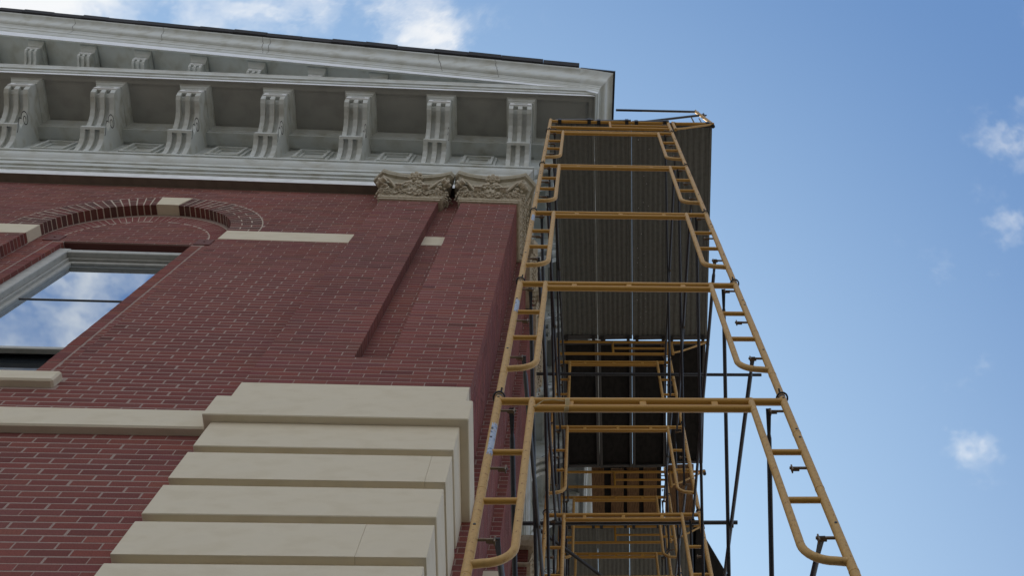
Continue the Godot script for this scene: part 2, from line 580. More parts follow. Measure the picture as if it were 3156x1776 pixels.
func arch_and_window() -> void:
	var c := Vector2(-4.735, 10.885)
	# outer ring: bricks one and a half deep, broken at changing depth
	var st := new_st()
	for i in 60:
		var a0 := PI * i / 60
		wedge(st, c, a0, PI * (i + 1) / 60, .967, 1.300, ZW - .16, ZW + .0012)
	for i in 40:
		var a0 := PI * i / 40
		wedge(st, Vector2(c.x, 10.81), a0, PI * (i + 1) / 40, .752, .975, ZR - .08, ZR - .0004)
	var ring := obj("arch", st.commit(), M.arch_mortar, B)
	var half := .125
	var n := 20
	for side: int in [0, 1]:
		for i in n:
			var span := PI / 2 - half
			var a0 := span * i / n + .0062
			var a1 := span * (i + 1) / n - .0062
			if side: 
				var t := a0
				a0 = PI - a1
				a1 = PI - t
			var split := 1.082 if i % 2 else 1.185
			for r: Array in [[.9655, split - .006], [split + .006, 1.290]]:
				st = new_st()
				wedge(st, c, a0 + rng.randf_range(-.002, .002), a1, r[0], r[1], ZW - .117, ZW + .0026 + rng.randf_range(-.001, .001))
				obj("arch_brick", st.commit(), M["archbrick%d" % rng.randi_range(0, 2)], ring)
	for i in 42:
		var a0 := PI * i / 42 + .005
		st = new_st()
		wedge(st, Vector2(c.x, 10.81), a0, PI * (i + 1) / 42 - .005, .765, .962, ZR - .1, ZR + .001 + rng.randf_range(-.001, .001))
		obj("arch_brick", st.commit(), M["pinkbrick%d" % rng.randi_range(0, 1)], ring)
	st = new_st()
	var p := []
	for z: float in [ZW + .010, ZW - .117]:
		p.append_array([V(-4.735 - .121, 10.885 + .955, z), V(-4.735 - .172, 10.885 + 1.283, z), V(-4.735 + .172, 10.885 + 1.283, z), V(-4.735 + .121, 10.885 + .955, z)])
	hexa(st, p)
	obj("keystone", st.commit(), M.stone, B)
	# steel bearing plates at the ends of the lintel
	for x: float in [-5.53, -3.99]:
		st = new_st()
		cbox(st, V(x - .085, 10.72, ZR - .05), V(x + .085, 10.90, ZR + .010), .003)
		blob(st, V(x, 10.82, ZR + .010), Vector3(.014, .014, .010))
		obj("lintel_plate", st.commit(), M.plate, B)
	st = new_st()
	wbox(st, -5.385, -4.085, 10.698, 10.7115, ZR - .25, ZR - .012)
	obj("lintel", st.commit(), M.plate, B)
	# the sash window
	var W := Node3D.new()
	W.name = "window"
	B.add_child(W, true)
	var zc := -3.374
	var zs := -3.464
	st = new_st()     # casing: a box frame round the opening
	cbox(st, V(-5.40, 7.0, zs - .1), V(-5.27, 10.60, zc), .006)
	cbox(st, V(-4.118, 7.0, zs - .1), V(-4.06, 10.60, zc), .006)
	cbox(st, V(-5.272, 10.49, zs - .1), V(-4.116, 10.572, zc - .002), .006)
	obj("frame", st.commit(), M.sash, W)
	st = new_st()
	cbox(st, V(-5.27, 7.0, zs - .09), V(-5.245, 10.49, zs + .03), .004)
	cbox(st, V(-4.140, 7.0, zs - .09), V(-4.116, 10.49, zs + .03), .004)
	cbox(st, V(-5.27, 10.465, zs - .09), V(-4.116, 10.49, zs + .028), .004)
	obj("parting_bead", st.commit(), M.sash, W)
	st = new_st()
	cbox(st, V(-5.25, 8.14, zs - .05), V(-5.20, 10.44, zs), .005)
	cbox(st, V(-4.165, 8.14, zs - .05), V(-4.135, 10.44, zs), .005)
	cbox(st, V(-5.25, 10.40, zs - .05), V(-4.135, 10.45, zs + .001), .005)
	cbox(st, V(-5.25, 8.125, zs - .05), V(-4.135, 8.175, zs + .001), .005)
	obj("upper_sash", st.commit(), M.sash, W)
	st = new_st()
	cbox(st, V(-5.2, 9.345, zs - .04), V(-4.16, 9.361, zs - .012), .003)
	obj("glazing_bar", st.commit(), M.rail, W)
	for s: Array in [[8.16, 9.345], [9.36, 10.42]]:
		st = new_st()
		wbox(st, -5.215, -4.15, s[0], s[1], zs - .03, zs - .022)
		obj("pane", st.commit(), M.glass, W)
	st = new_st()
	cbox(st, V(-5.25, 7.0, zs - .12), V(-5.19, 8.20, zs - .06), .005)
	cbox(st, V(-4.18, 7.0, zs - .12), V(-4.13, 8.20, zs - .06), .005)
	cbox(st, V(-5.25, 7.0, zs - .12), V(-4.13, 7.12, zs - .061), .005)
	obj("lower_sash", st.commit(), M.rail, W)
	st = new_st()
	wbox(st, -5.2, -4.15, 7.05, 8.2, zs - .10, zs - .09)
	obj("pane", st.commit(), M.darkglass, W)
	st = new_st()
	wbox(st, -5.4, -4.07, 6.9, 10.8, -3.75, -3.74)
	obj("room_dark_sheet", st.commit(), M.room, W)  # dark sheet standing in for the unlit room behind the sashes
	stone("sill", -5.80, -3.685, 6.845, 7.0, -3.45, -3.150, .014)


func stonework() -> void:
	stone("stone_band", -13.0, -5.70, 10.578, 10.893, -3.332, ZW + .004, .004)
	stone("stone_band", -3.765, -2.30, 10.578, 10.893, -3.332, ZW + .004, .004)
	stone("stone_band", -1.70, -1.36, 10.578, 10.893, -3.332, ZW + .004, .004)
	stone("belt_course", -13.0, -2.38, 6.148, 6.407, -3.3, -3.151, .012)
	# corner pier: a flush course, a projecting string course, then banded blocks with sunk joints
	var L := -2.345
	var R := -0.752
	stone("stone_block", L, R + .003, 6.41, 6.752, -3.79, Z1 + .002, .005)
	stone("string_course", L - .055, R + .06, 6.127, 6.412, -4.02, Z1 + .057, .006)
	var ys := [[5.800, 6.129], [5.398, 5.716], [5.006, 5.320], [4.612, 4.926], [4.215, 4.535], [3.82, 4.14], [3.43, 3.75], [3.03, 3.35], [2.6, 2.95]]
	for y: Array in ys:
		var joint: float = {5.398: -.875, 4.612: -1.12}.get(y[0], 0.0)
		if joint == 0.0: stone("stone_block", L - .005, R, y[0], y[1], -3.96, Z1, .005)
		else:
			stone("stone_block", L - .005, joint - .0005, y[0], y[1], -3.96, Z1, .001)
			stone("stone_block", joint + .0005, R, y[0], y[1], -3.96, Z1 - .001, .001)
	var st := new_st()
	wbox(st, L + .045, R - .05, -1.6, 6.2, -3.94, Z1 - .055)
	obj("pier_core", st.commit(), M.stone, B)
	stone("plinth", -2.5, -.65, -1.6, 2.55, -4.0, Z1 + .03, .02)


func prof(list: Array) -> Array:
	var out := []
	for q: Array in list: out.append(Vector2(q[0], q[1]))
	return out


func run_profile(called: String, pr: Array, m: Material, front := true, side := true, parent: Node = null) -> MeshInstance3D:
	# pr: (projection, height) pairs, carried along the front, mitred at the corner and along the side
	var st := new_st()
	var rows := [[], [], []]
	var far := []
	for i in 46: far.append([])
	for p: Vector2 in pr:
		rows[0].append(V(-13, p.y, Z1 + p.x))
		rows[1].append(V(XC + p.x, p.y, Z1 + p.x))
		rows[2].append(V(XC + p.x, p.y, -20.0))
	if front: loft(st, [rows[0], rows[1]])
	if side: loft(st, [rows[1], rows[2]])
	return obj(called, st.commit(), m, parent if parent else B)


func curve(a: Vector2, b: Vector2, bulge: float, n := 6) -> Array:
	var out := []
	var d := b - a
	var nn := Vector2(-d.y, d.x)
	for i in n + 1:
		var t := float(i) / n
		out.append(a + d * t + nn * (bulge * sin(PI * t)))
	return out


func ogee(a: Vector2, b: Vector2, amp: float, n := 10) -> Array:
	var out := []
	var d := b - a
	var nn := Vector2(-d.y, d.x)
	for i in n + 1:
		var t := float(i) / n
		out.append(a + d * t + nn * (amp * sin(TAU * t)))
	return out


func bracket(parent: Node, called: String, x: float, turned: bool, k: float, slope: float, y0: float, y_cap: float, spiral: bool) -> void:
	# a scrolled bracket: profile of (projection, height) with two flutes, a plate on its nose and a moulded cap
	var shape := [[.30, 14.50], [.787, 14.50], [.787, 14.31], [.781, 14.28], [.779, 14.275], [.755, 14.215], [.70, 14.18], [.62, 14.165], [.54, 14.14], [.46, 14.085], [.39, 14.01], [.335, 13.915], [.30, 13.865], [.375, 13.855], [.375, 13.79], [.345, 13.775], [.343, 13.774], [.30, 13.76], [.235, 13.72], [.175, 13.65], [.135, 13.56], [.115, 13.44]]
	var solid := [0, 1, 2, 3, 12, 13, 14, 15]
	var w := .305 * k
	var widths := [0.0, .19, .40, .59, .80, 1.0]
	var place := func(p: float, h: float, u: float) -> Vector3:
		var xx := (u - .5) * w
		var hh := y_cap + (h - 14.55) * k + slope * xx
		var pp: float = p if k > .95 else (.80 - (.787 - p) * k if p < .81 else .80 + (p - .81) * 1.9)
		return V(XC + pp, hh, x + xx) if turned else V(x + xx, hh, Z1 + pp)
	var st := new_st()
	for s in 5:
		var deep := .042 * k if s % 2 else 0.0
		var rows := [[], []]
		for i in shape.size():
			var q: Array = shape[i]
			var d := 0.0 if i in solid else deep
			var pt := Vector2(q[0], q[1])
			if d > 0:
				var a: Vector2 = Vector2(shape[i - 1][0], shape[i - 1][1])
				var b: Vector2 = Vector2(shape[mini(i + 1, shape.size() - 1)][0], shape[mini(i + 1, shape.size() - 1)][1])
				var t := (b - a).normalized()
				pt += Vector2(t.y, -t.x) * d
			rows[0].append(place.call(pt.x, pt.y, widths[s]))
			rows[1].append(place.call(pt.x, pt.y, widths[s + 1]))
		loft(st, rows)
		# the cheeks of the flutes
		for e: float in ([widths[s], widths[s + 1]] if s % 2 else []):
			for i in range(3, shape.size() - 1):
				if i in [11, 12, 13, 14]: continue
				var q: Array = shape[i]
				var q2: Array = shape[i + 1]
				quad(st, place.call(q[0], q[1], e), place.call(q2[0], q2[1], e), place.call(q2[0] - .05, q2[1] + .06, e), place.call(q[0] - .05, q[1] + .06, e))
	for u: float in [0.0, 1.0]:      # sides
		for i in range(1, shape.size() - 1):
			var q: Array = shape[i]
			var q2: Array = shape[i + 1]
			quad(st, place.call(.05, q[1], u), place.call(q[0], q[1], u), place.call(q2[0], q2[1], u), place.call(.05, q2[1], u))
	var o := obj(called, st.commit(), M.trim, parent)
	st = new_st()     # nose plate with a slot, whitened to stand for skylight on its face
	for r: Array in [[.02, .98, 14.405, 14.45], [.02, .98, 14.30, 14.335], [.02, .2, 14.335, 14.405], [.8, .98, 14.335, 14.405]]:
		var c := []
		for pz: float in [.80, .78]:
			c.append_array([place.call(pz, r[2], r[0]), place.call(pz, r[3], r[0]), place.call(pz, r[3], r[1]), place.call(pz, r[2], r[1])])
		hexa(st, c)
	obj("nose_plate", st.commit(), M.white, o)
	st = new_st()     # the cap against the soffit: a moulding on three sides
	var rings := []
	for r: Array in [[.0, .795, 14.425], [.055, .806, 14.428], [.06, .812, 14.45], [.075, .824, 14.453], [.115, .840, 14.485], [.125, .846, 14.503], [.155, .852, 14.507], [.175, .868, 14.53], [.18, .870, 14.565]]:
		var e: float = r[0]
		rings.append([place.call(.2, r[2], -e), place.call(r[1], r[2], -e), place.call(r[1], r[2], 1.0 + e), place.call(.2, r[2], 1.0 + e)])
	loft(st, rings)
	obj("cap", st.commit(), M.trim, o)
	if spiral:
		st = new_st()  # flat dark ribbon, painted as the shade of a carved scroll
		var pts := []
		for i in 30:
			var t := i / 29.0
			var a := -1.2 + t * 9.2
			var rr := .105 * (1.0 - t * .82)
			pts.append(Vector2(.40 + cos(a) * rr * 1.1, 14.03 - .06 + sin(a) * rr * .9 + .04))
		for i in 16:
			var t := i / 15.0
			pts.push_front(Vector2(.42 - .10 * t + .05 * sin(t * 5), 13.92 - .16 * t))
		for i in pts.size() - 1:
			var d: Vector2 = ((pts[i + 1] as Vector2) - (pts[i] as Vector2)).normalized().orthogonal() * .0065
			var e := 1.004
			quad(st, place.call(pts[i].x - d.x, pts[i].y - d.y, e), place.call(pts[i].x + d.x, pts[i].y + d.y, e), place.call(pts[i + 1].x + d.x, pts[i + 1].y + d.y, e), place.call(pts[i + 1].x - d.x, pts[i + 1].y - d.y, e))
		obj("scroll_shade_line", st.commit(), M.groove_shade, o)


func entablature() -> void:
	# architrave
	var A := [Vector2(-.004, 12.676), Vector2(0, 12.676), Vector2(0, 12.875)]
	run_profile("white_fascia", A, M.white)
	A = [Vector2(-.01, 12.872), Vector2(.030, 12.876), Vector2(.030, 12.955), Vector2(.056, 12.957), Vector2(.056, 13.10), Vector2(.072, 13.102), Vector2(.074, 13.17)]
	A.append_array(curve(Vector2(.075, 13.175), Vector2(.118, 13.37), -.14))
	A.append_array([Vector2(.138, 13.372), Vector2(.138, 13.44), Vector2(.05, 13.45)])
	run_profile("architrave", A, M.trim)
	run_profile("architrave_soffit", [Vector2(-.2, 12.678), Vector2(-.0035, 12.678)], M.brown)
	run_profile("frieze", [Vector2(.058, 13.44), Vector2(.058, 14.31)], M.trim)
	A = [Vector2(.058, 14.30), Vector2(.09, 14.305), Vector2(.09, 14.285), Vector2(.26, 14.285), Vector2(.26, 14.36), Vector2(.272, 14.365)]
	A.append_array(curve(Vector2(.272, 14.37), Vector2(.305, 14.50), .12, 4))
	A.append(Vector2(.305, 14.56))
	run_profile("bed_moulding", A, M.trim)
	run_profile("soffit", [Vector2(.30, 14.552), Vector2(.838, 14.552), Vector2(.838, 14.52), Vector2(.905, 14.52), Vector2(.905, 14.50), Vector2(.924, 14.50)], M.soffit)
	run_profile("drip_fascia", [Vector2(.9235, 14.498), Vector2(.9235, 14.62)], M.white)
	A = [Vector2(.92, 14.618), Vector2(.94, 14.62), Vector2(.945, 14.70), Vector2(.965, 14.705)]
	A.append_array(curve(Vector2(.965, 14.71), Vector2(.985, 14.82), .1, 4))
	A.append_array([Vector2(.99, 14.83), Vector2(.06, 14.90)])
	run_profile("cornice", A, M.trim)
	# frieze panels and brackets along the front, then brackets along the side
	var labelled := false
	for i in 11:
		var x := -.84 - 1.1 * i
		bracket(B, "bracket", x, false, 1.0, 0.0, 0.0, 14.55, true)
		var st := new_st()
		var xc := x - .55
		for r: Array in [[.245, .0, .030], [.205, .035, .055], [.165, .07, .022]]:
			var w: float = r[0]
			var top: float = 14.165 - r[1]
			var bot: float = 13.60 + r[1]
			var z0 := Z1 + .055
			var z1: float = Z1 + .058 + r[2]
			var t := .036
			wbox(st, xc - w, xc + w, top - t, top, z0, z1)
			wbox(st, xc - w, xc + w, bot, bot + t, z0, z1)
			wbox(st, xc - w, xc - w + t, bot + t, top - t, z0, z1 - .001)
			wbox(st, xc + w - t, xc + w, bot + t, top - t, z0, z1 - .001)
		obj("frieze_panel", st.commit(), M.trim, B)
	for i in 13:
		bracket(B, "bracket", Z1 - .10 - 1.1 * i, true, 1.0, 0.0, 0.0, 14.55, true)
	# eaves gutter moulding down the side
	A = [Vector2(.965, 14.83), Vector2(1.0, 14.83), Vector2(1.005, 14.87)]
	A.append_array(ogee(Vector2(1.01, 14.87), Vector2(1.165, 15.02), -.10))
	A.append_array([Vector2(1.175, 15.02), Vector2(1.175, 15.06)])
	run_profile("eaves_moulding", A, M.trim, false, true)
	run_profile("gutter", [Vector2(1.10, 15.05), Vector2(1.205, 15.05), Vector2(1.205, 15.13), Vector2(1.10, 15.14)], M.gutter, false, true)
	# the raking cornice of the pediment: lines of (projection, height at far left, height near the corner, height at the mitre)
	var x_l := -13.0
	var x_m := -.04
	var rk := func(p: float, xa: float, ha: float, hb: float, hc: float) -> Array:
		var sl := (ha - hb) / (xa - x_m)
		return [V(x_l, hb + sl * (x_l - x_m), Z1 + p), V(x_m, hb, Z1 + p), V(XC + minf(p, 1.19), hc, Z1 + p)]
	var lines := [
		rk.call(.30, -9.73, 18.50, 14.95, 14.62), rk.call(.935, -9.73, 18.42, 14.87, 14.56), rk.call(.935, -9.73, 18.36, 14.81, 14.52), rk.call(.96, -9.73, 18.36, 14.81, 14.50),
		rk.call(.963, -9.98, 18.86, 14.95, 14.62), rk.call(.975, -9.98, 18.90, 14.97, 14.65), rk.call(.98, -10.1, 19.2, 15.0, 14.74), rk.call(.99, -10.1, 19.24, 15.01, 14.76), rk.call(.995, -10.35, 19.52, 15.03, 14.82), rk.call(1.008, -10.35, 19.59, 15.05, 14.83)]
	var og := ogee(Vector2(0, 0), Vector2(1, 1), -.11, 12)
	for q: Vector2 in og:
		lines.append(rk.call(lerpf(1.012, 1.165, q.x), -10.35, lerpf(19.62, 19.86, q.y), lerpf(15.07, 15.42, q.y), lerpf(14.86, 15.02, q.y)))
	lines.append(rk.call(1.175, -10.35, 19.88, 15.43, 15.02))
	lines.append(rk.call(1.175, -10.35, 19.95, 15.50, 15.06))
	var st := new_st()
	var cols := [[], [], []]
	for l: Array in lines:
		for i in 3: cols[i].append(l[i])
	loft(st, [cols[0].slice(4), cols[1].slice(4), cols[2].slice(4)])
	obj("raking_cornice", st.commit(), M.trim, B)
	for q: Array in [[-8.72, .9], [-6.95, .8], [-5.05, 1.0], [-4.98, .6], [-2.05, 1.0], [-1.2, .7]]:      # open seams in the gutter moulding
		st = new_st()
		var t: float = (q[0] - x_l) / (x_m - x_l)
		var last := Vector3.ZERO
		for i in range(7, lines.size()):
			var a0: Vector3 = (lines[i][0] as Vector3).lerp(lines[i][1], t + rng.randf_range(-.0009, .0009) - .0006 * i * q[1]) + Vector3(0, -.001, .003)
			if last != Vector3.ZERO: quad(st, last, a0, a0 + Vector3(.009, .001, 0), last + Vector3(.009, .001, 0))
			last = a0
		obj("seam", st.commit(), M.seam, B)
	st = new_st()
	loft(st, [cols[0].slice(0, 4), cols[1].slice(0, 4), cols[2].slice(0, 4)])
	obj("raking_soffit", st.commit(), M.trim, B)
	st = new_st()
	loft(st, [cols[0].slice(3, 5), cols[1].slice(3, 5), cols[2].slice(3, 5)])
	var drip := obj("raking_fascia", st.commit(), M.white, B)
	drip.position.z = .002
	for i in 9:
		var x := -3.05 - 1.0 * i
		bracket(B, "rake_bracket", x, false, .74, -.366, 0.0, 14.872 + .366 * (-.04 - x), false)
	# tympanum, then the roof with its slates showing along the edge
	st = new_st()
	quad(st, V(-13, 14.85, Z1 + .06), V(-13, 20.2, Z1 + .06), V(-.1, 15.3, Z1 + .06), V(-.1, 14.85, Z1 + .06))
	obj("tympanum", st.commit(), M.trim, B)
	st = new_st()
	var ra: Vector3 = rk.call(1.16, -10.35, 19.94, 15.49, 15.08)[0]
	var rb: Vector3 = rk.call(1.16, -10.35, 19.94, 15.49, 15.08)[1]
	quad(st, ra, ra + Vector3(0, 0, -17), rb + Vector3(0, 0, -17), rb)
	quad(st, rb, rb + Vector3(0, 0, -17), V(XC + 1.18, 15.1, -19), V(XC + 1.18, 15.1, Z1 + 1.16))
	obj("roof", st.commit(), M.roof, B)
	var d := (rb - ra).normalized()
	var length := (rb - ra).length()
	var s := 0.0
	while s < length - .05:
		var l := minf(rng.randf_range(.55, .72), length - s)
		st = new_st()
		var o := rng.randf_range(.0, .022)
		var a := ra + d * (s + .004) + Vector3(0, -.005, .035 + o)
		var b := ra + d * (s + l - .004) + Vector3(0, .018 + rng.randf_range(-.008, .008), .035 + o * .6)
		var t := Vector3(0, .12 + rng.randf_range(0, .03), .03)
		var k := Vector3(0, 0, -.5)
		hexa(st, [a, a + t, b + t, b, a + k, a + t + k, b + t + k, b + k])
		obj("roof_slate", st.commit(), M.roof, B)
		s += l
	st = new_st()
	hexa(st, [rb + Vector3(0, -.02, .02), rb + Vector3(0, .035, .02), V(XC + 1.205, 15.12, Z1 + 1.2), V(XC + 1.205, 15.06, Z1 + 1.2),
		rb + Vector3(0, -.02, -.3), rb + Vector3(0, .035, -.3), V(XC + 1.205, 15.12, Z1 + .8), V(XC + 1.205, 15.06, Z1 + .8)])
	obj("edge_flashing", st.commit(), M.gutter, B)


func capital(called: String, xl: float, xr: float, corner: bool) -> void:
	var C := Node3D.new()
	C.name = called
	B.add_child(C, true)
	C.name = called if not B.has_node(called) or B.get_node(called) == C else called + "_001"
	var xc := (xl + xr) / 2
	var zb := -3.80 if corner else ZW - .02
	var xo := 1.0 if corner else 1.0
	var st := new_st()
	box(st, V(xl - .022, 11.965, zb), V(xr + .022, 12.0, Z1 + .022))
	cbox(st, V(xl - .040, 12.0, zb - .002), V(xr + .040, 12.042, Z1 + .040), .008)
	obj("astragal", st.commit(), M.capital, C)
	st = new_st()
	hexa(st, [V(xl, 12.04, Z1), V(xl - .04, 12.46, Z1 + .05), V(xr + .04, 12.46, Z1 + .05), V(xr, 12.04, Z1), V(xl, 12.04, zb), V(xl - .04, 12.46, zb), V(xr + .04, 12.46, zb), V(xr, 12.04, zb)])
	obj("bell", st.commit(), M.capital, C)
	# abacus: hollow-sided slab whose horns reach out at the corners
	var plan := func(inset: float) -> Array:
		var out := []
		var tl := Vector2(xl - .072, Z1 + .222)
		var tr := Vector2(xr + .072 - (.0 if corner else -.007), Z1 + .222)
		if corner: tl = Vector2(xl - .091, Z1 + .236)
		out.append(Vector2(xl - .05 + inset * .3, zb))
		out.append(Vector2(tl.x - .06 + inset, Z1 - .02))
		out.append(Vector2(tl.x - (.125 if not corner else .048) + inset * .9, tl.y - (.13 if not corner else .055) - inset * .4))
		for i in 13:
			var t := i / 12.0
			out.append(Vector2(lerpf(tl.x + inset * .25, tr.x - inset * .25, t), tl.y - .058 * pow(sin(PI * t), .75) - inset))
		if corner:
			out.append(Vector2(tr.x + .135 - inset * .9, tr.y - .13 - inset * .4))
			for i in range(1, 11):
				var t := i / 10.0
				out.append(Vector2(tr.x + .135 - .07 * pow(sin(PI * minf(t, 1.0)), .75) - inset, lerpf(tr.y - .13, zb - .2, t)))
		else:
			out.append(Vector2(tr.x + .052 - inset * .9, tr.y - .055 - inset * .4))
			out.append(Vector2(tr.x + .0 - inset, Z1 - .02))
			out.append(Vector2(xr + .05 - inset * .3, zb))
		return out
	var rows := []
	for q: Array in [[.20, 12.40], [.092, 12.412], [.090, 12.43], [.078, 12.47], [.060, 12.51], [.052, 12.53], [.014, 12.533], [.011, 12.555], [.078, 12.56], [.074, 12.572], [.020, 12.58], [.005, 12.60], [.0, 12.63], [.004, 12.66], [.014, 12.69]]:
		var row := []
		for v: Vector2 in plan.call(q[0]): row.append(V(v.x, q[1], v.y))
		rows.append(row)
	st = new_st()
	loft(st, rows)
	obj("abacus", st.commit(), M.abacus, C)
	st = new_st()      # flower in the middle of the abacus
	var f := V(xc, 12.535, Z1 + .140)
	var rn := Vector3(0, -.72, .69)
	var rv := Vector3(0, .69, .72)
	var rb := Basis(Vector3.RIGHT, rv, rn)
	blob(st, f, Vector3(.085, .085, .02), rb, 12, 5)
	for ringn: Array in [[8, .066, .027, .014], [6, .034, .023, .030]]:
		for i in ringn[0]:
			var a: float = TAU * i / ringn[0]
			blob(st, f + Vector3.RIGHT * (cos(a) * ringn[1]) + rv * (sin(a) * ringn[1]) + rn * ringn[3], Vector3(ringn[2], ringn[2], .018), rb, 7, 4)
	blob(st, f + rn * .042, Vector3(.018, .018, .014), rb)
	obj("rosette", st.commit(), M.capital, C)
	# front leaves, then those of the side
	var F := Vector3(0, 0, 1)
	var U := Vector3.UP
	for i in 7:
		st = new_st()
		leaf(st, V(lerpf(xl + .04, xr - .04, i / 6.0), 12.042, Z1 + .012), U, F, .125, .115 + .03 * (i % 2), .9)
		obj("acanthus_leaf", st.commit(), M.capital, C)
	for i in 20:      # small sprigs between them
		st = new_st()
		var px := lerpf(xl + .02, xr - .02, i / 19.0)
		leaf(st, V(px, 12.05 + .10 * rng.randf(), Z1 + .05), Vector3(rng.randf_range(-.9, .9), 1, 0).normalized(), F, .06, .06, 1.0)
		obj("sprig", st.commit(), M.capital, C)
	for s: float in [-1, 1]:
		var ex := xl if s < 0 else xr
		st = new_st()      # stalk that runs from the middle out to the horn
		pipe(st, [V(xc + s * .13, 12.17, Z1 + .06), V(xc + s * .21, 12.26, Z1 + .10), V(ex - s * .04, 12.40, Z1 + .14), V(ex + s * .045, 12.43, Z1 + .18)], [.020, .017, .015, .017], 8)
		obj("stalk", st.commit(), M.capital, C)
		st = new_st()
		blob(st, V(xc + s * .155, 12.185, Z1 + .11), Vector3(.050, .034, .045))
		for i in 5: blob(st, V(xc + s * .145 + (i - 2) * .021, 12.175, Z1 + .15), Vector3(.014, .02, .012), Basis.IDENTITY, 6, 4)
		obj("husk", st.commit(), M.capital, C)
		st = new_st()      # corner scroll under the horn
		var q := V(ex + s * .05, 12.36, Z1 + .13)
		var dg := Vector3(s * .7, 0, -.7)
		var og := Vector3(s * .7, 0, .7)
		var pts := []
		var rad := []
		for i in 22:
			var t := i / 21.0
			var a := 2.2 - t * 8.5
			pts.append(q + og * (cos(a) * .055 * (1 - t * .7)) + U * (sin(a) * .055 * (1 - t * .7)))
			rad.append(.016)
		pipe(st, [q - dg * .06, q + dg * .06], .036, 12)
		pipe(st, pts, rad, 6)
		obj("volute", st.commit(), M.capital, C)
		for k: Array in [[0.0, 12.17, .15, .15], [-.05, 12.08, .13, .13], [.05, 12.06, .12, .12], [.02, 12.24, .13, .10]]:
			st = new_st()
			leaf(st, V(ex - s * .03 + s * k[0] * .5, k[1], Z1 + .015 - absf(k[0]) * .3), U, (og + Vector3(k[0] * 3, 0, -k[0] * 3)).normalized(), k[2], k[3], 1.1)
			leaf(st, V(ex - s * .03 + s * k[0] * .5, k[1], Z1 + .03), U, (og + Vector3(-k[0] * 2 + .2, 0, 0)).normalized(), k[2] * .8, k[3] * .8, 1.2)
			obj("acanthus_leaf", st.commit(), M.capital, C)
		st = new_st()      # inner scroll
		pts = []
		for i in 9:
			var t := i / 8.0
			pts.append(V(xc + s * lerpf(.175, .055, t), 12.20 + .15 * sin(t * PI * .55), Z1 + .11 + .035 * t))
		for i in 12:
			var t := i / 11.0
			var a := PI / 2 + t * 7.0
			var rr := .034 * (1 - t * .75)
			pts.append(V(xc + s * (.055 + cos(a) * rr), 12.318 + sin(a) * rr, Z1 + .148 - .012 * t))
		pipe(st, pts, .015, 7)
		obj("helix", st.commit(), M.capital, C)
		st = new_st()
		for i in 5:
			var a := TAU * i / 5
			blob(st, V(xc + s * .185 + cos(a) * .026, 12.375 + sin(a) * .026, Z1 + .105), Vector3(.018, .018, .014), Basis.IDENTITY, 6, 4)
		obj("small_flower", st.commit(), M.capital, C)
	st = new_st()
	leaf(st, V(xc, 12.15, Z1 + .06), U, F, .15, .13, 1.1)
	obj("acanthus_leaf", st.commit(), M.capital, C)
	# right-hand side
	var nz := 9 if corner else 2
	for i in nz:
		var z := lerpf(Z1 - .05, zb + .05, i / float(maxi(nz - 1, 1)))
		st = new_st()
		leaf(st, V(xr + .008, 12.045, z), U, Vector3.RIGHT, .11, .14, .9)
		leaf(st, V(xr + .02, 12.15, z - .05), U, Vector3.RIGHT, .12, .16, 1.1)
		obj("acanthus_leaf", st.commit(), M.capital, C)
	if corner:
		st = new_st()
		var zc := (Z1 + zb) / 2
		for i in 8:
			var a := TAU * i / 8
			blob(st, V(xr + .15, 12.545 + sin(a) * .065, zc + cos(a) * .065), Vector3(.026, .03, .03), Basis.IDENTITY, 7, 4)
		obj("rosette", st.commit(), M.capital, C)
		for s: float in [-1, 1]:
			st = new_st()
			pipe(st, [V(xr + .05, 12.2, zc + s * .1), V(xr + .08, 12.34, zc + s * .2), V(xr + .13, 12.42, zc + s * .32)], [.026, .022, .02], 8)
			obj("stalk", st.commit(), M.capital, C)


